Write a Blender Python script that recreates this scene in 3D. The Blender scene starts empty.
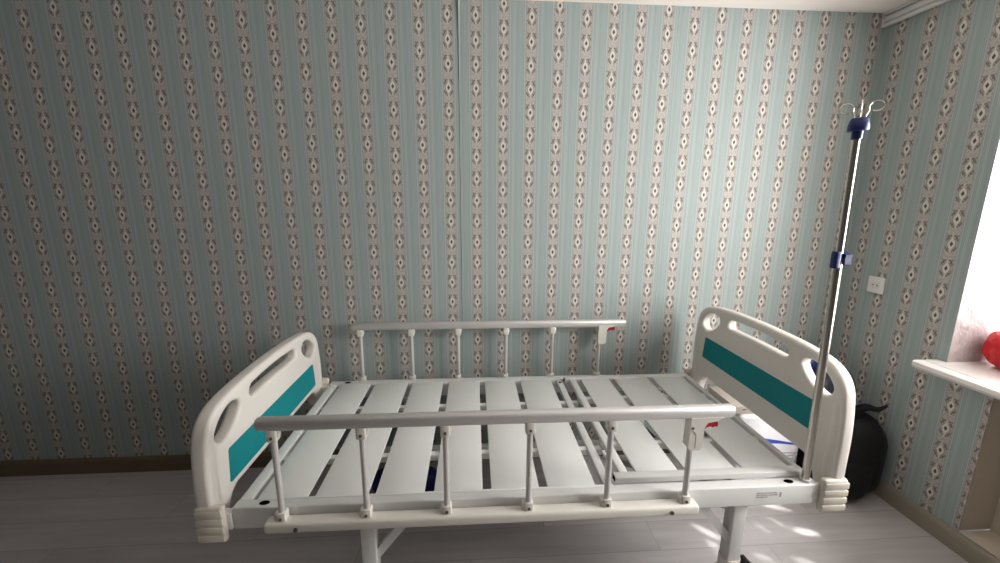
import bpy, bmesh, math, random
from mathutils import Vector, Matrix
random.seed(7)
COL = bpy.context.scene.collection
R = math.radians

# ------------------------------------------------------------------ materials
def mat(name, color, rough=.5, metal=0., spec=.5, bump=None, coat=0., trans=0., sub=None):
    m = bpy.data.materials.new(name); m.use_nodes = True
    nt = m.node_tree; b = nt.nodes['Principled BSDF']
    b.inputs['Base Color'].default_value = (*color, 1)
    b.inputs['Roughness'].default_value = rough
    b.inputs['Metallic'].default_value = metal
    b.inputs['Specular IOR Level'].default_value = spec
    b.inputs['Coat Weight'].default_value = coat
    b.inputs['Transmission Weight'].default_value = trans
    if bump:
        scale, strength, dist = bump
        tc = nt.nodes.new('ShaderNodeTexCoord'); nz = nt.nodes.new('ShaderNodeTexNoise')
        nz.inputs['Scale'].default_value = scale; nz.inputs['Detail'].default_value = 4
        bp = nt.nodes.new('ShaderNodeBump'); bp.inputs['Strength'].default_value = strength
        bp.inputs['Distance'].default_value = dist
        nt.links.new(tc.outputs['Object'], nz.inputs['Vector'])
        nt.links.new(nz.outputs['Fac'], bp.inputs['Height']); nt.links.new(bp.outputs['Normal'], b.inputs['Normal'])
        rr = nt.nodes.new('ShaderNodeMapRange')
        rr.inputs['To Min'].default_value = rough*.85; rr.inputs['To Max'].default_value = min(1, rough*1.15)
        nt.links.new(nz.outputs['Fac'], rr.inputs['Value']); nt.links.new(rr.outputs['Result'], b.inputs['Roughness'])
    return m

class G:
    """tiny node-graph helper"""
    def __init__(s, m): s.nt = m.node_tree; s.bsdf = s.nt.nodes['Principled BSDF']
    def inp(s, n, i, v):
        if isinstance(v, (int, float)): n.inputs[i].default_value = v
        else: s.nt.links.new(v, n.inputs[i])
    def m(s, op, a, b=0., c=0.):
        n = s.nt.nodes.new('ShaderNodeMath'); n.operation = op
        s.inp(n, 0, a); s.inp(n, 1, b); s.inp(n, 2, c); return n.outputs[0]
    def step(s, d, r, soft):          # 1 where d<r
        n = s.nt.nodes.new('ShaderNodeMapRange'); n.interpolation_type = 'SMOOTHSTEP'
        s.inp(n, 'Value', d); s.inp(n, 'From Min', r-soft); s.inp(n, 'From Max', r+soft)
        s.inp(n, 'To Min', 1.); s.inp(n, 'To Max', 0.); return n.outputs[0]
    def mix(s, f, a, b):
        n = s.nt.nodes.new('ShaderNodeMix'); n.data_type = 'RGBA'
        s.inp(n, 0, f)
        for i, v in ((6, a), (7, b)):
            if isinstance(v, tuple): n.inputs[i].default_value = (*v, 1)
            else: s.nt.links.new(v, n.inputs[i])
        return n.outputs[2]
    def noise(s, vec, scale, detail=3):
        n = s.nt.nodes.new('ShaderNodeTexNoise'); s.nt.links.new(vec, n.inputs['Vector'])
        n.inputs['Scale'].default_value = scale; n.inputs['Detail'].default_value = detail; return n.outputs['Fac']

P, SZ = .1325, .10615
def wallpaper():
    m = bpy.data.materials.new('striped_wallpaper'); m.use_nodes = True; g = G(m); nt = m.node_tree
    uv = nt.nodes.new('ShaderNodeUVMap'); sep = nt.nodes.new('ShaderNodeSeparateXYZ'); nt.links.new(uv.outputs[0], sep.inputs[0])
    U, V = sep.outputs[0], sep.outputs[1]
    fu = g.m('MULTIPLY', g.m('SUBTRACT', g.m('FRACT', U), .5), P)
    fv = g.m('MULTIPLY', g.m('SUBTRACT', g.m('FRACT', V), .5), SZ)
    ax = g.m('ABSOLUTE', fu)
    tc = nt.nodes.new('ShaderNodeTexCoord')
    # fine silk threads
    mp = nt.nodes.new('ShaderNodeMapping'); mp.inputs['Scale'].default_value = (260, 260, 9)
    nt.links.new(tc.outputs['Object'], mp.inputs[0]); th = g.noise(mp.outputs[0], 1, 2)
    mp2 = nt.nodes.new('ShaderNodeMapping'); mp2.inputs['Scale'].default_value = (120, 120, 120)
    nt.links.new(tc.outputs['Object'], mp2.inputs[0]); fine = g.noise(mp2.outputs[0], 1, 1)
    teal = g.mix(th, (.265, .325, .315), (.36, .42, .405))
    light = (.50, .54, .52)
    col = teal
    # groups of thin light lines in the plain part (|fu| from .0285 to .066), a little asymmetric
    for pos, w, k in ((.0315, .0012, .9), (.0405, .0008, .35), (.0475, .0008, .5), (.0530, .0008, .45), (.0600, .0008, .35)):
        col = g.mix(g.m('MULTIPLY', g.step(g.m('ABSOLUTE', g.m('SUBTRACT', ax, pos)), w, .0007), k), col, light)
    rgt = g.step(g.m('ABSOLUTE', g.m('SUBTRACT', fu, .0505)), .006, .002)
    col = g.mix(g.m('MULTIPLY', rgt, .2), col, light)
    # band
    band = g.step(ax, .0268, .0009)
    bandc = g.mix(fine, (.26, .243, .22), (.62, .582, .54))
    # leaf scrolls
    def ring(cx, cy, rx, ry, w):
        dx = g.m('DIVIDE', g.m('SUBTRACT', ax, cx), rx); dy = g.m('DIVIDE', g.m('SUBTRACT', fv, cy), ry)
        d = g.m('SQRT', g.m('ADD', g.m('MULTIPLY', dx, dx), g.m('MULTIPLY', dy, dy)))
        return g.step(g.m('ABSOLUTE', g.m('SUBTRACT', d, 1.)), w, .12)
    def blob(cx, cy, rx, ry):
        dx = g.m('DIVIDE', g.m('SUBTRACT', ax, cx), rx); dy = g.m('DIVIDE', g.m('SUBTRACT', fv, cy), ry)
        d = g.m('SQRT', g.m('ADD', g.m('MULTIPLY', dx, dx), g.m('MULTIPLY', dy, dy)))
        return g.step(d, 1., .2)
    dark = (.085, .065, .052)
    sc = blob(.0145, .027, .0046, .0078)
    for a in (blob(.0090, .0350, .0048, .0036), blob(.0195, .0185, .0030, .0065), blob(.0135, -.0245, .0048, .0064),
              blob(.0190, -.0165, .0028, .0060), blob(.0075, -.0325, .0030, .0045), blob(.0185, .037, .0026, .0030),
              ring(.0, .0, .0165, .0235, .05)):
        sc = g.m('MAXIMUM', sc, a)
    leaf = g.m('MULTIPLY', sc, g.step(g.m('SUBTRACT', 1., fine), .66, .10))
    bandc = g.mix(g.m('MULTIPLY', leaf, .76), bandc, dark)
    # cream medallion, with tail lines above and below
    q = g.m('ADD', g.m('POWER', g.m('DIVIDE', ax, .0135), 1.35), g.m('POWER', g.m('DIVIDE', g.m('ABSOLUTE', fv), .0265), 1.25))
    bandc = g.mix(g.step(q, 1., .16), bandc, (.66, .63, .56))
    tail = g.m('MULTIPLY', g.step(ax, .0016, .0008), g.step(g.m('ABSOLUTE', fv), .040, .003))
    bandc = g.mix(g.m('MULTIPLY', tail, .8), bandc, (.66, .63, .56))
    q2 = g.m('ADD', g.m('DIVIDE', ax, .0070), g.m('DIVIDE', g.m('ABSOLUTE', fv), .0120))
    bandc = g.mix(g.step(q2, 1., .14), bandc, (.085, .085, .065))
    # dotted border
    edge = g.step(g.m('ABSOLUTE', g.m('SUBTRACT', ax, .0238)), .0008, .0006)
    bandc = g.mix(g.m('MULTIPLY', edge, .62), bandc, (.17, .14, .12))
    col = g.mix(band, col, bandc)
    nt.links.new(col, g.bsdf.inputs['Base Color'])
    g.bsdf.inputs['Roughness'].default_value = .62; g.bsdf.inputs['Specular IOR Level'].default_value = .3
    b1 = nt.nodes.new('ShaderNodeBump'); b1.inputs['Strength'].default_value = .12; b1.inputs['Distance'].default_value = .001
    nt.links.new(th, b1.inputs['Height'])
    big = g.noise(tc.outputs['Object'], 3.0, 2)
    b2 = nt.nodes.new('ShaderNodeBump'); b2.inputs['Strength'].default_value = .25; b2.inputs['Distance'].default_value = .012
    nt.links.new(big, b2.inputs['Height']); nt.links.new(b1.outputs[0], b2.inputs['Normal'])
    nt.links.new(b2.outputs[0], g.bsdf.inputs['Normal'])
    return m

def laminate():
    m = bpy.data.materials.new('grey_laminate'); m.use_nodes = True; g = G(m); nt = m.node_tree
    tc = nt.nodes.new('ShaderNodeTexCoord'); sep = nt.nodes.new('ShaderNodeSeparateXYZ'); nt.links.new(tc.outputs['Object'], sep.inputs[0])
    x, y = sep.outputs[0], sep.outputs[1]
    W, Lp = .156, 1.29
    v = g.m('DIVIDE', g.m('ADD', y, .205), W); row = g.m('FLOOR', v); fv = g.m('FRACT', v)
    off = g.m('FRACT', g.m('MULTIPLY', row, .37))
    u = g.m('ADD', g.m('DIVIDE', g.m('ADD', x, 1.815), Lp), off); fu = g.m('FRACT', u); cl = g.m('FLOOR', u)
    comb = nt.nodes.new('ShaderNodeCombineXYZ'); nt.links.new(row, comb.inputs[0]); nt.links.new(cl, comb.inputs[1])
    wn = nt.nodes.new('ShaderNodeTexWhiteNoise'); wn.noise_dimensions = '2D'; nt.links.new(comb.outputs[0], wn.inputs['Vector'])
    comb2 = nt.nodes.new('ShaderNodeCombineXYZ')
    g.inp(comb2, 0, g.m('MULTIPLY', x, 2.2)); g.inp(comb2, 1, g.m('MULTIPLY', y, 26.)); g.inp(comb2, 2, g.m('MULTIPLY', wn.outputs[0], 40.))
    gr = g.noise(comb2.outputs[0], 1., 6)
    comb3 = nt.nodes.new('ShaderNodeCombineXYZ')
    g.inp(comb3, 0, g.m('MULTIPLY', x, 1.4)); g.inp(comb3, 1, g.m('MULTIPLY', y, 7.)); g.inp(comb3, 2, g.m('MULTIPLY', wn.outputs[0], 30.))
    cloud = g.noise(comb3.outputs[0], 1., 3)
    f = g.m('ADD', g.m('MULTIPLY', gr, .6), g.m('MULTIPLY', cloud, .7)); f = g.m('SUBTRACT', f, .15)
    col = g.mix(f, (.33, .305, .30), (.74, .70, .69))
    col = g.mix(g.m('MULTIPLY', wn.outputs[0], .22), col, (.22, .20, .195))
    e1 = g.m('MINIMUM', fv, g.m('SUBTRACT', 1., fv)); e2 = g.m('MINIMUM', fu, g.m('SUBTRACT', 1., fu))
    s1 = g.step(g.m('MULTIPLY', e1, W), .0011, .0009); s2 = g.step(g.m('MULTIPLY', e2, Lp), .0011, .0009)
    seam = g.m('MAXIMUM', s1, s2)
    col = g.mix(g.m('MULTIPLY', seam, .5), col, (.07, .06, .055))
    nt.links.new(col, g.bsdf.inputs['Base Color'])
    rg = nt.nodes.new('ShaderNodeMapRange'); g.inp(rg, 'Value', gr); rg.inputs['To Min'].default_value = .24; rg.inputs['To Max'].default_value = .42
    nt.links.new(rg.outputs[0], g.bsdf.inputs['Roughness'])
    b1 = nt.nodes.new('ShaderNodeBump'); b1.inputs['Strength'].default_value = .25; b1.inputs['Distance'].default_value = .0015
    nt.links.new(g.m('SUBTRACT', gr, g.m('MULTIPLY', seam, 2.)), b1.inputs['Height']); nt.links.new(b1.outputs[0], g.bsdf.inputs['Normal'])
    return m

def woodstrip(name, c0, c1, axis):
    m = bpy.data.materials.new(name); m.use_nodes = True; g = G(m); nt = m.node_tree
    tc = nt.nodes.new('ShaderNodeTexCoord'); mp = nt.nodes.new('ShaderNodeMapping')
    sc = [40, 40, 40]; sc[axis] = 3; mp.inputs['Scale'].default_value = sc
    nt.links.new(tc.outputs['Object'], mp.inputs[0]); f = g.noise(mp.outputs[0], 1, 5)
    nt.links.new(g.mix(f, c0, c1), g.bsdf.inputs['Base Color']); g.bsdf.inputs['Roughness'].default_value = .5
    return m

M = {}
M['wallpaper'] = wallpaper()
M['laminate'] = laminate()
M['far_wall'] = mat('dim_wall_paint', (.22, .23, .22), .8)
M['ceiling'] = mat('ceiling_paint', (.92, .87, .83), .8, bump=(30, .2, .002))
M['skirt_x'] = woodstrip('skirting_wood_dark', (.10, .072, .042), (.175, .13, .08), 0)
M['skirt_y'] = woodstrip('skirting_wood_beige', (.22, .19, .145), (.33, .29, .225), 1)
M['steel'] = mat('white_powder_coat', (.72, .72, .695), .38, bump=(140, .06, .0005))
M['slat'] = mat('white_slat_enamel', (.76, .77, .745), .32, bump=(9, .12, .004))
M['abs'] = mat('cream_plastic', (.74, .70, .645), .42, bump=(60, .05, .0006))
M['bumper'] = mat('ivory_plastic', (.62, .575, .49), .5, bump=(60, .05, .0006))
M['teal'] = mat('teal_plastic', (.004, .22, .24), .5, spec=.2)
M['alu'] = mat('satin_aluminium', (.62, .60, .58), .44, metal=.4, bump=(200, .04, .0003))
M['chrome'] = mat('polished_steel', (.60, .56, .51), .21, metal=.88)
M['clamp'] = mat('ivory_clamp', (.74, .71, .64), .45)
M['black'] = mat('black_plastic', (.012, .012, .013), .4)
M['void'] = mat('hole_darkness', (.003, .003, .003), 1., spec=0.)
M['bolt'] = mat('dull_bolt', (.16, .145, .13), .4, metal=.9)
M['red'] = mat('red_plastic', (.36, .012, .02), .38)
M['blue'] = mat('blue_plastic', (.012, .022, .12), .36)
M['cloth_black'] = mat('black_fabric', (.004, .0045, .006), .75, bump=(60, .4, .003))
M['grey_shiny'] = mat('dark_grey_plastic', (.030, .030, .040), .22)
M['navy'] = mat('navy_fabric', (.005, .008, .11), .6, bump=(50, .3, .002))
M['white'] = mat('white_plastic', (.78, .77, .74), .32)
M['rail_white'] = mat('curtain_rail_plastic', (.78, .78, .75), .4)
M['sill'] = mat('sill_paint', (.78, .75, .72), .16, bump=(6, .15, .004))
M['jamb'] = mat('glossy_jamb_film', (.46, .41, .405), .42, spec=.22, bump=(8, 1., .03))
M['plaster'] = mat('niche_paint', (.62, .55, .46), .75, bump=(40, .3, .003))
M['rubber'] = mat('grey_rubber', (.10, .10, .10), .6)
M['ink'] = mat('grey_ink', (.40, .375, .37), .6)
M['blueprint'] = mat('blue_print', (.06, .10, .50), .3)
M['pack'] = mat('white_film_wrap', (.88, .87, .89), .18, bump=(14, .6, .006))
M['carton'] = mat('pale_card', (.52, .47, .42), .7)

# red translucent wrap
rm = bpy.data.materials.new('red_crinkled_film'); rm.use_nodes = True; nt = rm.node_tree
b = nt.nodes['Principled BSDF']; b.inputs['Base Color'].default_value = (.50, .01, .018, 1); b.inputs['Roughness'].default_value = .18
tl = nt.nodes.new('ShaderNodeBsdfTranslucent'); tl.inputs[0].default_value = (.9, .03, .04, 1)
mx = nt.nodes.new('ShaderNodeMixShader'); mx.inputs[0].default_value = .15
nz = nt.nodes.new('ShaderNodeTexVoronoi'); nz.inputs['Scale'].default_value = 42; tcx = nt.nodes.new('ShaderNodeTexCoord')
bp = nt.nodes.new('ShaderNodeBump'); bp.inputs['Strength'].default_value = .9; bp.inputs['Distance'].default_value = .01
nt.links.new(tcx.outputs['Object'], nz.inputs['Vector']); nt.links.new(nz.outputs['Distance'], bp.inputs['Height']); nt.links.new(bp.outputs[0], b.inputs['Normal'])
nt.links.new(b.outputs[0], mx.inputs[1]); nt.links.new(tl.outputs[0], mx.inputs[2]); nt.links.new(mx.outputs[0], nt.nodes['Material Output'].inputs[0])
M['redfilm'] = rm
gm = bpy.data.materials.new('window_glass'); gm.use_nodes = True; nt = gm.node_tree
gl = nt.nodes.new('ShaderNodeBsdfGlossy'); gl.inputs['Roughness'].default_value = .02
tr = nt.nodes.new('ShaderNodeBsdfTransparent'); mx = nt.nodes.new('ShaderNodeMixShader'); mx.inputs[0].default_value = .06
nt.links.new(tr.outputs[0], mx.inputs[1]); nt.links.new(gl.outputs[0], mx.inputs[2]); nt.links.new(mx.outputs[0], nt.nodes['Material Output'].inputs[0])
M['glass'] = gm

# ------------------------------------------------------------------ mesh helpers
class MB:
    def __init__(s): s.bm = bmesh.new()
    def box(s, x0, x1, y0, y1, z0, z1, bev=0., seg=2, rot=None):
        c = Vector(((x0+x1)/2, (y0+y1)/2, (z0+z1)/2))
        r = bmesh.ops.create_cube(s.bm, size=1.); vs = r['verts']
        bmesh.ops.scale(s.bm, vec=(abs(x1-x0), abs(y1-y0), abs(z1-z0)), verts=vs)
        if bev:
            es = list({e for v in vs for e in v.link_edges})
            q = bmesh.ops.bevel(s.bm, geom=es, offset=bev, segments=seg, profile=.5, affect='EDGES')
            vs = list({v for f in q['faces'] for v in f.verts} | {v for v in vs if v.is_valid})
        if rot is not None: bmesh.ops.rotate(s.bm, cent=(0, 0, 0), matrix=rot, verts=vs)
        bmesh.ops.translate(s.bm, vec=c, verts=vs); return s
    def tube(s, pts, r, n=12, closed=False, caps=True, ry=None):
        """sweep a circle (or ellipse r x ry) along the points; r may be a list"""
        pts = [Vector(p) for p in pts]; N = len(pts); rings = []
        up = None
        for i, p in enumerate(pts):
            if closed: t = pts[(i+1) % N]-pts[i-1]
            else: t = pts[min(i+1, N-1)]-pts[max(i-1, 0)]
            t.normalize()
            if up is None:
                a = Vector((0, 0, 1)) if abs(t.z) < .9 else Vector((0, 1, 0))
            else: a = up
            u = t.cross(a).normalized(); w = u.cross(t).normalized(); up = w
            rr = r[i] if isinstance(r, (list, tuple)) else r
            r2 = ry if ry else rr
            rings.append([s.bm.verts.new(p+u*rr*math.cos(2*math.pi*k/n)+w*r2*math.sin(2*math.pi*k/n)) for k in range(n)])
        for i in range(N if closed else N-1):
            A, B = rings[i], rings[(i+1) % N]
            for k in range(n): s.bm.faces.new((A[k], A[(k+1) % n], B[(k+1) % n], B[k]))
        if caps and not closed:
            s.bm.faces.new(list(reversed(rings[0]))); s.bm.faces.new(rings[-1])
        return s
    def prism(s, poly, axis, a0, a1):
        """extrude polygon (list of 2D pts) along axis from a0 to a1; axis 0: (y,z) 1: (x,z) 2: (x,y)"""
        def v3(p, a):
            return {0: (a, p[0], p[1]), 1: (p[0], a, p[1]), 2: (p[0], p[1], a)}[axis]
        A = [s.bm.verts.new(v3(p, a0)) for p in poly]; B = [s.bm.verts.new(v3(p, a1)) for p in poly]
        n = len(poly)
        s.bm.faces.new(A); s.bm.faces.new(list(reversed(B)))
        for k in range(n): s.bm.faces.new((A[k], B[k], B[(k+1) % n], A[(k+1) % n]))
        return s
    def ball(s, c, rx, ry, rz, p=2., nu=28, nv=18, wob=0., seed=0, lift=0.):
        rnd = random.Random(seed); ph = [rnd.uniform(0, 6.3) for _ in range(8)]
        def sp(v, e): return math.copysign(abs(v)**e, v)
        e = 2./p; rings = []
        for j in range(1, nv):
            t = -math.pi/2+math.pi*j/nv; ring = []
            for k in range(nu):
                a = 2*math.pi*k/nu
                d = 1+wob*(math.sin(3*a+ph[0]+2*t)+.7*math.sin(5*a+ph[1]-3*t)+.6*math.sin(7*t+ph[2])+.5*math.sin(9*a+6*t+ph[3]))
                ring.append(s.bm.verts.new((c[0]+rx*d*sp(math.cos(t), e)*sp(math.cos(a), e), c[1]+ry*d*sp(math.cos(t), e)*sp(math.sin(a), e), c[2]+rz*d*sp(math.sin(t), e))))
            rings.append(ring)
        b0 = s.bm.verts.new((c[0], c[1], c[2]-rz)); b1 = s.bm.verts.new((c[0], c[1], c[2]+rz))
        for k in range(nu):
            s.bm.faces.new((b0, rings[0][(k+1) % nu], rings[0][k])); s.bm.faces.new((b1, rings[-1][k], rings[-1][(k+1) % nu]))
            for j in range(len(rings)-1):
                s.bm.faces.new((rings[j][k], rings[j][(k+1) % nu], rings[j+1][(k+1) % nu], rings[j+1][k]))
        return s
    def build(s, name, m, parent=None, smooth=35, origin=None):
        bmesh.ops.recalc_face_normals(s.bm, faces=s.bm.faces)
        if parent is not None and origin is None: origin = parent_world(parent)
        if origin is not None: bmesh.ops.translate(s.bm, vec=-Vector(origin), verts=s.bm.verts)
        me = bpy.data.meshes.new(name); s.bm.to_mesh(me); s.bm.free()
        me.materials.append(m)
        o = bpy.data.objects.new(name, me); COL.objects.link(o)
        if smooth:
            for p in me.polygons: p.use_smooth = True
            me.set_sharp_from_angle(angle=R(smooth))
        if parent is not None: o.parent = parent; o.location = Vector(origin)-parent_world(parent)
        elif origin is not None: o.location = origin
        return o
def parent_world(o):
    v = Vector(o.location)
    while o.parent: o = o.parent; v += Vector(o.location)
    return v
def thing(name, label, cat, loc, group=None):
    o = bpy.data.objects.new(name, None); COL.objects.link(o); o.location = loc; o.empty_display_size = .05
    o['label'] = label; o['category'] = cat
    if group: o['group'] = group
    return o
def struct(o): o['kind'] = 'structure'; return o
def catmull(pts, n=6, closed=True):
    out = []; N = len(pts)
    for i in range(N if closed else N-1):
        p0, p1, p2, p3 = (Vector(pts[(i+k) % N]) if closed else Vector(pts[max(0, min(N-1, i+k))]) for k in (-1, 0, 1, 2))
        for j in range(n):
            t = j/n
            out.append(.5*((2*p1)+(-p0+p2)*t+(2*p0-5*p1+4*p2-p3)*t*t+(-p0+3*p1-3*p2+p3)*t**3))
    if not closed: out.append(Vector(pts[-1]))
    return out
def plate(name, loops, thick, bev, m, parent, place, smooth=40):
    """filled 2D outline with holes, rounded edges; place maps (u,v,w) to world"""
    cu = bpy.data.curves.new(name, 'CURVE'); cu.dimensions = '2D'; cu.fill_mode = 'BOTH'
    for lp in loops:
        sp = cu.splines.new('POLY'); sp.points.add(len(lp)-1); sp.use_cyclic_u = True
        for i, p in enumerate(lp): sp.points[i].co = (p[0], p[1], 0, 1)
    cu.extrude = thick/2-bev; cu.bevel_depth = bev; cu.bevel_resolution = 4; cu.offset = -bev
    tmp = bpy.data.objects.new('tmp', cu); COL.objects.link(tmp)
    dg = bpy.context.evaluated_depsgraph_get(); me = bpy.data.meshes.new_from_object(tmp.evaluated_get(dg))
    bpy.data.objects.remove(tmp); bpy.data.curves.remove(cu)
    bm = bmesh.new(); bm.from_mesh(me); bpy.data.meshes.remove(me)
    bmesh.ops.remove_doubles(bm, verts=bm.verts, dist=1e-5)
    for v in bm.verts: v.co = Vector(place(*v.co))
    mb = MB(); mb.bm.free(); mb.bm = bm
    return mb.build(name, m, parent, smooth=smooth)

# ------------------------------------------------------------------ room shell
H, XW, YS = 2.387, 2.176, .0844
XL, YF = -4.6, -6.2
def wall_mesh(name, rects, kind):
    """rects: (a0,a1,z0,z1); kind 'B' back wall (a=x), 'R' right wall (a=-y)"""
    bm = bmesh.new(); uvl = bm.loops.layers.uv.new('UVMap')
    def base(k):
        if kind == 'B':
            if k <= -8: z0, odd = 2.294, 1
            elif k <= 0: z0, odd = 2.318, 0
            elif k <= 8: z0, odd = 2.317, 1
            else: z0, odd = 2.299, 1
        else: z0, odd = 2.301, 1
        return z0 if (k % 2) == odd else z0-SZ/2
    c0 = 0. if kind != 'R' else YS-P
    for a0, a1, z0, z1 in rects:
        k0 = math.floor((a0-c0)/P+.5); k1 = math.floor((a1-c0)/P+.5)
        for k in range(k0, k1+1):
            s0 = max(a0, c0+(k-.5)*P); s1 = min(a1, c0+(k+.5)*P)
            if s1-s0 < 1e-5: continue
            zb = base(k)
            cs = [(s0, z0), (s1, z0), (s1, z1), (s0, z1)]
            vs = []
            for a, z in cs:
                vs.append(bm.verts.new({'B': (a, 0, z), 'R': (XW, -a, z), 'L': (XL, -a, z), 'F': (a, YF, z)}[kind]))
            f = bm.faces.new(vs)
            for l, (a, z) in zip(f.loops, cs):
                l[uvl].uv = ((a-c0)/P+.5, (z-zb)/SZ+.5)
    if kind == 'B':
        # raised paper seams (a lifted edge that widens under the ceiling)
        for xs, w, top in ((.052, .0030, 2.387), (-1.010, .0013, 2.387), (1.110, .0013, 2.387)):
            prof = [(0.1, 1.), (1.9, 1.), (2.25, 1.8), (2.34, 3.), (top, 4.2 if xs == .052 else 1.2)]
            prev = None
            for z, s in prof:
                if xs != .052: s = 1.
                row = [(xs-w*s, 0., z), (xs+w*.1, -w*.9*s, z), (xs+w*s*.6, 0., z)]
                vs = [bm.verts.new(p) for p in row]
                if prev:
                    for i in (0, 1):
                        f = bm.faces.new((prev[i], prev[i+1], vs[i+1], vs[i]))
                        for l in f.loops: l[uvl].uv = (.93, .5)
                prev = vs
    me = bpy.data.meshes.new(name); bm.to_mesh(me); bm.free(); me.materials.append(M['wallpaper' if kind in 'BR' else 'far_wall'])
    o = bpy.data.objects.new(name, me); COL.objects.link(o); return struct(o)
WY0, WY1, WZ0, WZ1 = .563, 1.85, .764, 2.08      # window opening in the right wall
NY0 = .74                                          # radiator niche starts here
wall_mesh('wall_back', [(XL, XW, 0, H)], 'B')
wall_mesh('wall_right', [(0, WY0, 0, H), (WY0, WY1, WZ1, H), (WY0, NY0, 0, WZ0), (NY0, WY1, 0, .09), (WY1, -YF, 0, H)], 'R')
wall_mesh('wall_left', [(0, -YF, 0, H)], 'L')
wall_mesh('wall_front', [(XL, XW, 0, H)], 'F')
b = MB(); b.box(XL, 2.5, YF, .0, -.04, 0); struct(b.build('floor', M['laminate'], smooth=0))
b = MB(); b.box(XL, 2.5, YF, .0, H, H+.04); struct(b.build('ceiling', M['ceiling'], smooth=0))
b = MB(); b.prism([(-.0005, 0), (-.016, 0), (-.016, .070), (-.012, .080), (-.006, .0866), (-.0005, .0866)], 0, XL, XW); struct(b.build('baseboard_back', M['skirt_x']))
b = MB(); b.prism([(XW-.0005, 0), (XW-.016, 0), (XW-.016, .070), (XW-.012, .080), (XW-.006, .0866), (XW-.0005, .0866)], 1, YF, -.016); struct(b.build('baseboard_right', M['skirt_y']))
# niche and jambs: thick masonry blocks
b = MB()
JX = 2.47
b.box(XW+.001, JX, -NY0+.0, -NY0+.10, .09, WZ0-.01)               # far cheek of the niche
b.box(2.325, JX, -WY1, -NY0, .0, WZ0-.01)                    # back of the niche
b.box(XW+.001, 2.325, -WY1, -NY0, .0, .086)                  # ledge
struct(b.build('trim_1', M['plaster'], smooth=0))
b = MB()
# chipped plaster edge of the niche
rnd = random.Random(3); z = .0875
while z < .74:
    dz = rnd.uniform(.008, .03); w = rnd.uniform(.001, .005)
    z2 = min(z+dz, .745)
    if rnd.random() < .8: b.box(XW-.0012, XW+.004, -NY0-.001, -NY0+w, z, z2)
    z = z2
struct(b.build('trim_2', M['jamb'], smooth=0))
b = MB()
b.box(XW+.0005, JX+.05, -WY0, -WY0+.12, WZ0, H)               # far reveal
struct(b.build('wall_window_reveal', M['jamb'], smooth=0))
b = MB(); b.box(XW+.0005, JX+.05, -WY1-.12, -WY1, 0, H); b.box(XW+.0005, JX+.05, -WY1, -WY0, WZ1, H)
struct(b.build('wall_lintel', M['white'], smooth=0))

# window
win = bpy.data.objects.new('window_1', None); COL.objects.link(win); win.location = (JX, -(WY0+WY1)/2, WZ0); struct(win)
b = MB(); fw = .034
b.box(JX-.03, JX+.03, -WY0-fw, -WY0, WZ0, WZ1, .006); b.box(JX-.03, JX+.03, -WY1, -WY1+fw, WZ0, WZ1, .006)
b.box(JX-.03, JX+.03, -WY1+fw, -WY0-fw, WZ0, WZ0+fw, .006); b.box(JX-.03, JX+.03, -WY1+fw, -WY0-fw, WZ1-fw, WZ1, .006)
ym = -(WY0+WY1)/2; b.box(JX-.03, JX+.03, ym-.04, ym+.04, WZ0+fw, WZ1-fw, .006)
b.build('window_frame', M['white'], win)
b = MB(); b.box(JX-.003, JX+.003, -WY1+fw, ym-.04, WZ0+fw, WZ1-fw); b.build('pane', M['glass'], win, smooth=0)
b = MB(); b.box(JX-.003, JX+.003, ym+.04, -WY0-fw, WZ0+fw, WZ1-fw); b.build('pane', M['glass'], win, smooth=0)
b = MB()
b.prism([(2.062, .754), (2.057, .761), (2.057, .777), (2.064, .782), (2.100, .7825), (2.102, .778), (2.106, .778), (2.108, .7825), (JX-.03, .784), (JX-.03, .746), (2.070, .746)], 1, -WY1-.06, -.527)
b.build('window_sill', M['sill'], win)

# curtain rail at the ceiling
cr = thing('curtain_rail', 'pale grey double-track curtain rail along the ceiling over the window wall', 'curtain rail', (2.1, -1.6, 2.32))
b = MB()
rz = 2.322; xr = 2.150
prof = [(xr, H-.0005), (xr, rz+.050), (xr+.012, rz+.050), (xr+.012, rz+.043), (xr, rz+.043), (xr, rz+.020), (xr+.010, rz+.018), (xr+.010, rz+.012), (xr, rz+.010), (xr+.003, rz), (XW-.002, rz), (XW-.002, H-.0005)]
b.prism(prof, 1, -3.2, -.006); b.build('track', M['rail_white'], cr, smooth=0)
b = MB(); b.box(xr-.002, XW-.001, -.0055, -.0015, rz-.002, H-.001, .0015); b.build('end_cap', M['rail_white'], cr)

# wall socket
so = thing('wall_socket', 'white square power socket on the right wall between pole and window', 'socket', (XW, -.2, 1.053))
b = MB(); b.box(XW-.010, XW-.0006, -.2425, -.1595, 1.0105, 1.0955, .004, 3); b.build('cover_plate', M['white'], so)
b = MB()
ring = [(XW-.011, -.201+.021*math.cos(2*math.pi*k/24), 1.053+.021*math.sin(2*math.pi*k/24)) for k in range(24)]
b.tube(ring, .0018, 6, closed=True); b.build('socket_rim', M['rail_white'], so)
b = MB()
for s in (-1, 1): b.tube([(XW-.0125, -.201+s*.0095, 1.053), (XW-.009, -.201+s*.0095, 1.053)], .0028, 10)
b.build('contact_hole', M['black'], so)

# ------------------------------------------------------------------ the bed
YC = -.536; Y0, Y1 = -.978, -.094                # frame, near and far side
XA, XB = -.627, 1.262
bed = thing('hospital_bed', 'white slatted hospital bed without mattress, cream end boards with teal panels, guard rails up', 'bed', ((XA+XB)/2, YC, 0))
def part(mb, name, m, parent=bed, **k): return mb.build(name, m, parent, **k)

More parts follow.
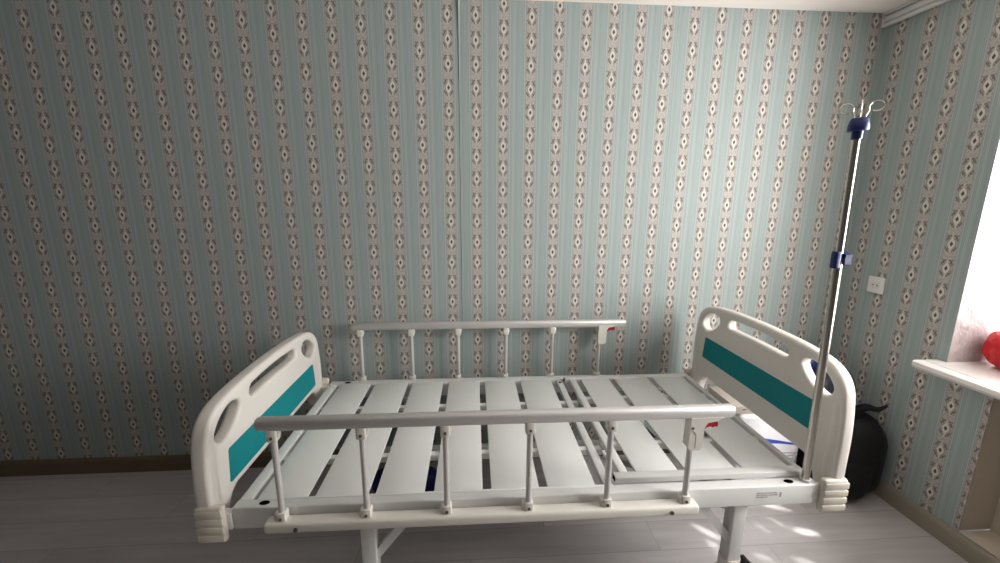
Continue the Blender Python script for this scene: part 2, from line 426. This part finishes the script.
# main frame: side rails and end rails
for y0, y1 in ((Y0, Y0+.040), (Y1-.046, Y1)):
    b = MB(); b.box(XA, XB, y0, y1, .470, .5435, .005, 3)
    sr = part(b, 'side_rail', M['steel'])
    for hx in (-.538, 1.169):
        yc = (y0+y1)/2
        pts = [(hx+.016*math.cos(a), yc+.0095*math.sin(a)) for a in [2*math.pi*k/24 for k in range(24)]]
        h = MB(); h.prism(pts, 2, .538, .5442); h.build('socket_hole', M['void'], sr, smooth=0)  # flat black disc, its colour stands in for the shade inside the hole
    if y0 == Y0:
        # printed stamp on the rail, two rows of fine print and a short mark
        lb = MB(); rnd = random.Random(5)
        for z, hgt in ((.5175, .0045), (.5095, .0045), (.5015, .0045)):
            x = 1.046
            while x < 1.118:
                w = rnd.uniform(.0015, .0042); 
                if not (z < .505 and x > 1.085): lb.box(x, x+w, Y0-.0006, Y0+.001, z, z+hgt*rnd.uniform(.6, 1))
                x += w+.0011
        lb.box(1.1265, 1.1325, Y0-.0006, Y0+.001, .503, .521)
        o = lb.build('printed_stamp', M['ink'], sr, smooth=0); o['label'] = 'faint grey illegible print stamped on the side rail'
for x0, x1 in ((XA, XA+.042), (XB-.022, XB)):
    b = MB(); b.box(x0, x1, Y0+.040, Y1-.046, .472, .543, .008, 3); part(b, 'end_rail', M['steel'])
# longitudinal bars under the slats
for y in (-.365, -.726):
    b = MB(); b.box(XA+.04, .60, y-.0125, y+.0125, .512, .5375, .003); part(b, 'support_bar', M['steel'])
# extra recessed cross tubes at both ends
b = MB(); b.box(-.590, -.560, Y0+.038, Y1-.044, .500, .5235, .006); part(b, 'cross_tube', M['steel'])

def slat(x0, x1, y0, y1, z, m='slat'):
    b = MB()
    # folded sheet: flat top with turned-down lips
    b.box(x0, x1, y0, y1, z-.0035, z, .0015)
    b.box(x0, x0+.002, y0+.004, y1-.004, z-.007, z-.002); b.box(x1-.002, x1, y0+.004, y1-.004, z-.007, z-.002)
    return part(b, 'slat', M[m])
yA, yB = -.9415, -.137
for x0, x1 in ((-.567, -.416), (-.392, -.228), (-.204, -.049), (-.018, .139), (.167, .324), (.352, .512)):
    slat(x0, x1, yA, yB, .5455)
# the sheet flanges that close the slots along the side rails (left section)
for y0, y1 in ((-.947, -.938), (-.141, -.133)):
    b = MB(); b.box(-.567, .572, y0, y1, .520, .5452, .0015); part(b, 'slat_flange', M['slat'])
b = MB(); b.box(.541, .572, yA+.003, yB-.003, .520, .5450, .005); part(b, 'cross_tube', M['steel'])
# knee section lying on the frame
z2 = .5640
for y0, y1 in ((-.9385, -.906), (-.178, -.146)):
    b = MB(); b.box(.580, 1.243, y0, y1, .5445, z2+.002, .004, 3); t = part(b, 'section_tube', M['steel'])
    h = MB(); h.box(.5790, .5815, y0+.004, y1-.004, .5475, z2-.001, .002); h.build('open_end', M['void'], t)  # black cap coloured as the dark inside of the tube
b = MB(); b.box(.603, .634, -.906, -.177, .5445, z2+.001, .005); part(b, 'cross_tube', M['steel'])
b = MB(); b.box(1.2225, 1.2435, -.906, -.177, .5445, z2+.001, .005); part(b, 'cross_tube', M['steel'])
for x0, x1 in ((.662, .808), (.836, 1.012), (1.038, 1.203)):
    slat(x0, x1, -.9055, -.1775, z2)
for y in (-.365, -.726):
    b = MB(); b.box(.600, 1.240, y-.0125, y+.0125, .528, .556, .003); part(b, 'support_bar', M['steel'])
# hinge lugs on the last slats
for x, y in ((1.212, -.44), (1.212, -.53), (1.026, -.30), (1.02, -.36), (.628, -.80), (.590, -.79)):
    b = MB(); b.box(x-.006, x+.006, y-.014, y+.014, .546, z2-.003, .003); part(b, 'hinge_lug', M['steel'])
for x, y in ((.556, -.175), (.586, -.145), (1.205, -.155)):
    b = MB(); b.tube([(x, y, .540), (x, y, z2+.001 if x > .6 else .5462)], .008, 14); part(b, 'rubber_plug', M['black'])

# crank rod and screw under the deck
b = MB(); b.tube([(-.45, YC, .43), (1.15, YC, .43)], .014, 12); part(b, 'crank_rod', M['steel'])
for x in (-.20, .98):
    b = MB(); b.box(x-.02, x+.02, Y0+.04, Y1-.046, .430, .4695, .003); part(b, 'cross_beam', M['steel'])

# legs with casters and braces
def leg(x, y, s, braked):
    b = MB(); b.box(x-.024, x+.024, y-.024, y+.024, .225, .470, .005, 3); lg = part(b, 'leg', M['steel'])
    b = MB()
    sx = -s
    p0 = Vector((x+sx*.135, y, .470)); p1 = Vector((x+sx*.015, y, .318)); d = (p1-p0).normalized(); n = Vector((d.z, 0, -d.x))
    b.prism([tuple((q.x, q.z)) for q in (p0+n*.013, p1+n*.013, p1-n*.013, p0-n*.013)], 1, y-.010, y+.010)
    b.build('brace', M['steel'], lg)
    b = MB(); b.tube([(x, y, .245), (x, y, .180)], .034, 20)
    b.build('caster_collar', M['rubber'] if 0 else M['abs'], lg)
    b = MB()
    for q in (-1, 1):
        b.prism([(x-.03, .190), (x+.034, .190), (x+.052, .12), (x+.03, .045), (x+.006, .045), (x-.02, .13)], 1, y+q*.022-.003, y+q*.022+.003)
    b.box(x-.034, x+.038, y-.025, y+.025, .180, .192, .003); b.build('caster_fork', M['chrome'], lg)
    b = MB(); prof = [(.0, -.016), (.050, -.016), (.0595, -.012), (.0625, 0), (.0595, .012), (.050, .016), (.0, .016)]
    rings = []
    for k in range(28):
        a = 2*math.pi*k/28
        rings.append([b.bm.verts.new((x+.018+r*math.cos(a), y+w, .0630+r*math.sin(a))) for r, w in prof[1:-1]])
    for k in range(28):
        A, B = rings[k], rings[(k+1) % 28]
        for i in range(len(A)-1): b.bm.faces.new((A[i], A[i+1], B[i+1], B[i]))
    b.bm.faces.new([r[0] for r in rings]); b.bm.faces.new([r[-1] for r in rings])
    b.build('wheel', M['rubber'], lg)
    if braked:
        b = MB()
        b.prism([(x+.030, .205), (x+.038, .248), (x+.050, .247), (x+.066, .228), (x+.100, .196), (x+.104, .165), (x+.088, .160), (x+.060, .185)], 1, y-.030, y-.004)
        b.build('brake_pedal', M['black'], lg)
        b = MB(); b.tube([(x+.080, y-.034, .185), (x+.080, y-.028, .185)], .009, 14); b.build('pedal_bolt', M['chrome'], lg)
for x, s in ((-.229, -1), (1.008, 1)):
    for y in (-.943, -.130): leg(x, y, s, True)

# end boards
def endboard(name, xin, xout, dz, cut, teal_gap, label):
    sgn = 1 if xout > xin else -1
    zt = dz
    half = [(.4480, .452), (.4480, .60), (.4475, .72), (.439, .822), (.425, .882), (.390, .925), (.330, .951), (.220, .964), (.110, .969), (0, .971)]
    right = [(s, z+zt*min(1, max(0, (z-.50)/.28))) for s, z in half]
    left = [(-s, z) for s, z in reversed(right[:-1])]
    top = catmull(right+left, 4, closed=False)
    c = cut
    bottom = [(-.372, .452), (-.370, c-.075), (-.362, c-.045), (-.342, c-.014), (-.315, c), (.315, c), (.342, c-.014), (.362, c-.045), (.370, c-.075), (.372, .452)]
    outline = [tuple(p) for p in top]+bottom
    hole = [(.254, .890), (.264, .910), (.298, .917), (.340, .904), (.372, .878), (.382, .856), (.371, .835), (.345, .826), (.307, .838), (.272, .865)]
    hole = [(.319+(a-.319)*1.10, .871+(c_-.871)*1.08) for a, c_ in hole]
    hr = [tuple(p) for p in catmull([(s, z+zt) for s, z in hole], 4)]
    hl = [(-s, z) for s, z in hr]
    slot = [(-.190, .905), (-.180, .925), (-.150, .932), (0, .938), (.150, .932), (.180, .925), (.190, .905), (.180, .890), (.150, .888), (0, .891), (-.150, .888), (-.180, .890)]
    sl = [tuple(p) for p in catmull([(s*.97, z+zt-.003) for s, z in slot], 4)]
    xm = (xin+xout)/2; YC = globals()['YC']+(-.010 if sgn < 0 else 0.)
    th = abs(xout-xin)
    bd = plate(name, [outline, hr, hl, sl], th, .013, M['abs'], bed, lambda u, v, w: (xm+w, YC-.0+u*1.0, v))
    bd['label'] = label
    # teal inset
    tz0, tz1 = .676+zt-(.0 if zt == 0 else .004), .787+zt
    q = [(-.352, tz0+.006), (-.346, tz0), (.346, tz0), (.352, tz0+.006), (.341, tz1-.006), (.335, tz1), (-.335, tz1), (-.341, tz1-.006)]
    mb = MB(); mb.prism([(YC+s, z) for s, z in q], 0, xin-sgn*.0015, xin+sgn*.004)
    o = mb.build('inset_panel', M['teal'], bd, smooth=0); o['label'] = 'teal inset panel'
    # rolled columns at both ends of the board
    for s in (-1, 1):
        mb = MB(); ys = YC+s*.418
        mb.tube([(xm, ys, .556), (xm, ys, .60), (xm, ys, .70+zt*.6), (xm, ys-s*.006, .81+zt), (xm, ys-s*.014, .85+zt)], [.0295, .0295, .0290, .0255, .0200], 20)
        mb.build('rounded_edge', M['abs'], bd)
        # corner bumper with ribs
        mb = MB(); x0, x1 = (-.722, -.638) if sgn < 0 else (1.267, 1.352)
        ya, yb = sorted((YC+s*.456, YC+s*.432))
        mb.box(x0, x1, ya, yb, .444, .566, .009, 3)
        for k in range(4):
            zc = .462+k*.0275
            mb.box(x0+.003, x1+(.0015 if sgn > 0 else -.003), ya+(-.0025 if s < 0 else .01), yb+(.0025 if s > 0 else -.01), zc-.0105, zc+.0105, .0025)
        mb.build('corner_bumper', M['bumper'], bd)
        # steel bracket tying the frame to the board
        mb = MB(); ys = YC+s*.425
        a0, a1 = sorted(((XA if sgn < 0 else XB), (xin+sgn*.01)))
        mb.box(a0-.001, a1, ys-.014, ys+.014, .475, .530, .002); mb.build('board_bracket', M['steel'], bd)
    return bd
endboard('headboard', 1.3000, 1.3460, 0., .577, .1, 'taller cream end board at the right end, with hand slot and two side holes')
endboard('footboard', -.6700, -.7200, -.100, .545, .03, 'lower cream end board at the left end, with hand slot and two side holes')

# guard rails
PX = (-.466, -.215, .028, .281, .530, .786)
def guard(yp, sd, label):
    """yp: plane of the posts; sd=-1 near side, +1 far side"""
    zr = .836 if sd < 0 else .826
    PX = list(globals()['PX']); PX[0] -= 0 if sd < 0 else .010
    b = MB()
    e = .015 if sd < 0 else 0.
    xs = [(-.514+e*.3-(.012 if sd > 0 else 0), .4), (-.512+e*.3, .85), (-.506+e*.3, 1.), (.918-e, 1.), (.924-e, .85), (.926-e, .4)]
    rings = []
    for x, k in xs:
        ring = []
        for i in range(24):
            a = 2*math.pi*i/24
            cy, cz = math.cos(a), math.sin(a)
            ring.append(b.bm.verts.new((x, yp+.0175*k*math.copysign(abs(cy)**.8, cy), zr+.0200*k*math.copysign(abs(cz)**.8, cz))))
        rings.append(ring)
    for A, B in zip(rings, rings[1:]):
        for i in range(24): b.bm.faces.new((A[i], A[(i+1) % 24], B[(i+1) % 24], B[i]))
    b.bm.faces.new(rings[0]); b.bm.faces.new(rings[-1])
    gr = part(b, 'guard_rail', M['alu']); gr['label'] = label
    # mounting bar
    b = MB(); zc0, zc1 = .487, .521
    n = 8; prof = []
    y0, y1 = sorted((yp-sd*.018, yp+sd*.025))
    b.box(-.514, .826, y0, y1, zc0, zc1, .009, 3)
    b.build('mounting_bar', M['clamp'], gr)
    for x in (-.42, .735):
        b = MB(); ye = yp+sd*.025
        b.tube([(x, ye, .502), (x, ye+sd*.004, .502)], .0065, 14); b.tube([(x, ye+sd*.004, .502), (x, ye+sd*.0055, .502)], .0030, 10); b.build('bar_bolt', M['bolt'], gr)
    for i, x in enumerate(PX):
        b = MB(); top = zr-.014
        b.tube([(x, yp, .525), (x, yp, top)], .0092, 14); b.build('post', M['alu'], gr)
        # lower pivot
        b = MB(); b.box(x-.0135, x+.0135, yp-.014, yp+.0165, .5105, .548, .004, 2)
        b.box(x-.020, x-.012, yp-.010, yp+.012, .520, .544, .003); b.build('lower_clamp', M['clamp'], gr)
        b = MB(); ya = yp+sd*.0165 if sd > 0 else yp-.014
        b.tube([(x, ya, .530), (x, ya+sd*.003, .530)], .0045, 12); b.build('clamp_bolt', M['bolt'], gr)
        if i < 5:
            b = MB(); b.box(x-.0150, x+.0150, yp-.0145, yp+.0145, zr-.053, zr-.014, .005, 3); b.box(x+.012, x+.019, yp-.009, yp+.009, zr-.041, zr-.016, .003)
            b.build('upper_clamp', M['clamp'], gr)
            b = MB(); ya = yp+sd*.0145
            b.tube([(x, ya-sd*.001, zr-.039), (x, ya+sd*.0025, zr-.039)], .0042, 12); b.build('clamp_bolt', M['bolt'], gr)
    # latch housing
    hx = PX[5]-(.006 if sd < 0 else 0.)
    b = MB()
    outl = [(hx-.008, .822), (hx-.010, .722), (hx-.004, .714), (hx+.026, .714), (hx+.033, .722), (hx+.036, .790), (hx+.044, .805), (hx+.070, .810), (hx+.098, .822)]
    y0, y1 = yp-.017, yp+.017
    b.prism(outl, 1, y0, y1)
    es = [e for e in b.bm.edges if len(e.link_faces) == 2 and e.calc_face_angle(0) > .5]
    bmesh.ops.bevel(b.bm, geom=es, offset=.003, segments=2, profile=.5, affect='EDGES')
    lh = b.build('latch_housing', M['clamp'], gr)
    b = MB(); yf = yp+sd*.0175
    b.box(hx+.010, hx+.0125, min(yf, yf-sd*.002), max(yf, yf-sd*.002), .722, .768, .0005)
    b.tube([(hx+.0112, yf, .768), (hx+.006, yf, .776), (hx-.002, yf, .781)], .0013, 6)
    b.build('latch_groove', M['ink'], gr)
    b = MB(); b.tube([(hx-.002, yf-sd*.001, .789), (hx-.002, yf+sd*.002, .789)], .0042, 12); b.build('clamp_bolt', M['bolt'], gr)
    b = MB()
    b.prism([(hx+.032, .778), (hx+.035, .790), (hx+.042, .800), (hx+.052, .8045), (hx+.078, .8055), (hx+.082, .799), (hx+.080, .787), (hx+.073, .7895), (hx+.066, .786), (hx+.057, .7895), (hx+.047, .787), (hx+.039, .779)], 1, yp-.010, yp+.010)
    o = b.build('release_lever', M['red'], gr, smooth=0); o['label'] = 'red release lever'
    return gr
guard(-1.000, -1, 'near guard rail with six posts, raised')
guard(-.0600, 1, 'far guard rail with six posts, raised')

# ------------------------------------------------------------------ IV pole
iv = thing('iv_pole', 'polished steel drip pole with wire hooks and blue fittings, standing in the bed frame corner', 'iv pole', (1.2285, -.957, .5442))
def pv(z):                                            # slightly leaning axis
    t = (z-.545)/(1.70-.545); return Vector((1.2285-.026*t, -.957, z))
b = MB(); b.tube([pv(.5446), pv(1.292)], .0118, 20); b.build('lower_tube', M['chrome'], iv)
b = MB(); b.tube([pv(1.270), pv(1.655)], .0090, 20); b.build('upper_tube', M['chrome'], iv)
b = MB(); b.tube([pv(.5446), pv(.553)], .0165, 20); b.build('base_ring', M['steel'], iv)
c = pv(1.298)
b = MB()
b.box(c.x-.021, c.x-.002, c.y-.014, c.y+.008, c.z-.027, c.z+.025, .005, 3)
kb = b.build('height_clamp', M['blue'], iv)
b = MB()
# star-shaped tightening knob on the right of the clamp
kc = c+Vector((.016, .004, .001))
b.tube([c+Vector((.002, .006, .0)), kc-Vector((.002, 0, 0))], .008, 14)
pts = []
for k in range(30):
    a = 2*math.pi*k/30; r = .0215*(1+.13*math.cos(5*a)); pts.append((kc.y+r*math.cos(a), kc.z+r*math.sin(a)))
b.prism(pts, 0, kc.x-.009, kc.x+.011); b.build('clamp_knob', M['blue'], kb)
# head
b = MB()
b.tube([pv(1.642), pv(1.644), pv(1.668), pv(1.670)], [.0120, .0130, .0135, .0135], 24)
b.tube([pv(1.664), pv(1.667), pv(1.678), pv(1.694), pv(1.699), pv(1.700)], [.0240, .0255, .0250, .0215, .0185, .0150], 28)
hd = b.build('hook_head', M['blue'], iv)
top = pv(1.696)
for dx, dy in ((-.72, .69), (.72, -.69), (.69, .72), (-.69, -.72)):
    d = Vector((dx, dy, 0)).normalized(); pts = [top+d*.011, top+d*.013+Vector((0, 0, .010))]
    # arm rises, leans outward and curls back in a loop
    ctr = top+d*.033+Vector((0, 0, .030)); r = .0135
    pts.append(top+d*.017+Vector((0, 0, .019)))
    for k in range(18):
        a = math.pi-math.radians(-8+18.5*k)
        rr = r*(1.12-.014*k)
        pts.append(ctr+d*math.cos(a)*rr*1.1+Vector((0, 0, math.sin(a)*rr)))
    sm = catmull([tuple(p) for p in pts], 2, closed=False)
    b = MB(); b.tube(sm, .0019, 8); b.build('hook', M['chrome'], hd)

# ------------------------------------------------------------------ things behind the bed
# black rucksack in the corner
rk = thing('rucksack', 'bulging black rucksack on the floor in the corner behind the right end board', 'bag', (1.98, -.26, 0))
b = MB(); b.ball((1.998, -.275, .215), .160, .205, .214, p=3.6, wob=.010, seed=2); b.build('bag_body', M['cloth_black'], rk)
b = MB(); b.ball((1.96, -.455, .135), .09, .040, .11, p=2.8, wob=.012, seed=4); b.build('front_pocket', M['cloth_black'], rk)
b = MB(); hp = catmull([(1.99, -.36, .41), (2.00, -.38, .455), (2.04, -.39, .478), (2.09, -.40, .470), (2.135, -.40, .488)], 5, closed=False)
b.tube(hp, [.030-.0012*i for i in range(len(hp))], 8); b.build('strap', M['cloth_black'], rk)
b = MB(); b.ball((1.885, -.345, .563), .088, .070, .112, p=2.5, wob=.02, seed=9); o = b.build('plastic_bag', M['grey_shiny'], origin=(1.885, -.345, .451))
o['label'] = 'shiny dark grey bag on the rucksack, glimpsed through the board hole'; o['category'] = 'bag'
b = MB(); b.ball((1.840, -.195, .575), .080, .065, .122, p=2.6, wob=.02, seed=12); o = b.build('cloth_pouch', M['blue'], origin=(1.840, -.195, .453))
o['label'] = 'dark blue pouch beside the shiny grey bag, on the rucksack'; o['category'] = 'pouch'

# film-wrapped package standing against the wall
pk = thing('wrapped_package', 'white film-wrapped package with a blue stripe, seen through the right board gap', 'package', (1.60, -.17, 0))
b = MB(); b.box(1.470, 1.815, -.30, -.035, .0, .395, .018, 4); b.build('package_body', M['pack'], pk)
b = MB()
swo = [(1.49, .222), (1.60, .236), (1.69, .236), (1.795, .222), (1.795, .230), (1.69, .252), (1.60, .268), (1.49, .270)]
b.prism(swo, 1, -.3012, -.298); o = b.build('printed_stripe', M['blueprint'], pk, smooth=0); o['label'] = 'blue printed stripe'
b = MB(); rnd = random.Random(11)
for z in (.175, .158, .141):
    x = 1.64
    while x < 1.78:
        w = rnd.uniform(.004, .012); b.box(x, x+w, -.3010, -.299, z, z+.006); x += w+.003
b.build('printed_text', M['ink'], pk, smooth=0)
cb = thing('cardboard_box', 'flat pale box lying on top of the wrapped package behind the bed', 'box', (1.53, -.16, .3955))
b = MB(); b.box(1.44, 1.63, -.28, -.05, .3956, .440, .003); b.build('box_body', M['carton'], cb)
for a0, a1, c0, c1 in ((1.485, 1.505, .418, .423), (1.56, 1.59, .416, .422)):
    b = MB(); b.box(a0, a1, -.2808, -.278, c0, c1); b.build('hand_slot', M['black'], cb, smooth=0)

# navy bundle on the floor under the bed
nb = MB(); nb.ball((-.24, -.262, .070), .165, .068, .070, p=3., wob=.012, seed=21)
o = nb.build('storage_bag', M['navy'], origin=(-.24, -.262, 0)); o['label'] = 'navy blue bag on the floor beneath the bed, glimpsed between the slats'; o['category'] = 'bag'

# red crinkled bundle on the sill; unseen taller lobe added to redden the reveal
b = MB(); b.ball((2.348, -.650, .784+.080), .078, .078, .080, p=2.3, wob=.035, seed=31, nu=48, nv=32); b.ball((2.345, -.79, .784+.19), .085, .10, .19, p=2.3, wob=.035, seed=33, nu=48, nv=32)
o = b.build('foil_bundle', M['redfilm'], origin=(2.348, -.70, .784)); o['label'] = 'crinkled shiny red bundle on the window sill at the right edge'; o['category'] = 'bundle'

# ------------------------------------------------------------------ light
w = bpy.data.worlds.new('World'); bpy.context.scene.world = w; w.use_nodes = True
bg = w.node_tree.nodes['Background']; bg.inputs[0].default_value = (.80, .88, 1., 1); bg.inputs[1].default_value = 1.0
def area(name, loc, rot, sx, sy, e, col):
    l = bpy.data.lights.new(name, 'AREA'); l.shape = 'RECTANGLE'; l.size = sx; l.size_y = sy; l.energy = e; l.color = col
    o = bpy.data.objects.new(name, l); COL.objects.link(o); o.location = loc; o.rotation_euler = rot; return o
area('window_daylight', (JX+.20, -(WY0+WY1)/2-.16, (WZ0+WZ1)/2), (0, R(90), 0), WZ1-WZ0+.1, WY1-WY0-.1, 138, (1., .98, .965))
# added spot lamps for the light patches under the bed and on the package
src = Vector((2.36, -1.15, 1.93))
for i, (fx, fy, fz, cone, asp, rot, e) in enumerate((
        (1.159, -.591, 0, 2.4, .32, -48, 60), (1.146, -.661, 0, 1.3, .5, -75, 44), (1.180, -.740, 0, 2.3, .4, -47, 50),
        (1.579, -.464, 0, 2.7, .30, -21, 44), (1.518, -.551, 0, 1.8, .3, -57, 20), (1.609, -.618, 0, 2.4, .42, -18, 56),
        (1.324, -.734, 0, 1.6, .5, -38, 24), (1.493, -.775, 0, 2.4, .4, -31, 40), (1.425, -.581, 0, 1.5, .35, -72, 18),
        (1.235, -.64, 0, 1.1, .4, -60, 12), (1.63, -.31, .22, 8.5, .8, 0, 26), (1.38, -.66, 0, 13., .7, 0, 6))):
    l = bpy.data.lights.new('patch_spot', 'SPOT'); l.energy = e*7.5; l.spot_size = R(cone*1.35); l.spot_blend = 1.; l.shadow_soft_size = .014; l.color = (1, .97, .96)
    o = bpy.data.objects.new('patch_spot', l); COL.objects.link(o); p0 = src+Vector((0, .05*(i % 7)-.2, .03*(i % 3)))
    aim = (Vector((fx, fy, fz))-p0).normalized(); v = Vector((math.cos(R(rot)), math.sin(R(rot)), 0))
    ax = (v-aim*v.dot(aim)).normalized(); az = -aim; ay = az.cross(ax)
    mt = Matrix((ax, ay*asp, az)).transposed().to_4x4(); mt.translation = p0; o.matrix_world = mt

# ------------------------------------------------------------------ camera
f, yaw, pitch, roll, cx, D, h = 401.336, .06405, -.19799, .00481, .11854, 2.08832, 1.46573
fwv = Vector((math.sin(yaw)*math.cos(pitch), math.cos(yaw)*math.cos(pitch), math.sin(pitch)))
r0 = Vector((math.cos(yaw), -math.sin(yaw), 0)); u0 = r0.cross(fwv)
rv = r0*math.cos(roll)+u0*math.sin(roll); uv_ = -r0*math.sin(roll)+u0*math.cos(roll)
cam = bpy.data.cameras.new('camera'); co = bpy.data.objects.new('camera', cam); COL.objects.link(co)
cam.sensor_width = 36; cam.sensor_fit = 'HORIZONTAL'; cam.lens = f*36/1000; cam.clip_start = .02
mw = Matrix((rv, uv_, -fwv)).transposed().to_4x4(); mw.translation = (cx, -D, h); co.matrix_world = mw
sc = bpy.context.scene; sc.camera = co
sc.view_settings.view_transform = 'Standard'; sc.view_settings.look = 'None'; sc.view_settings.gamma = 1; sc.view_settings.use_curve_mapping = False
sc.view_settings.exposure = -.10
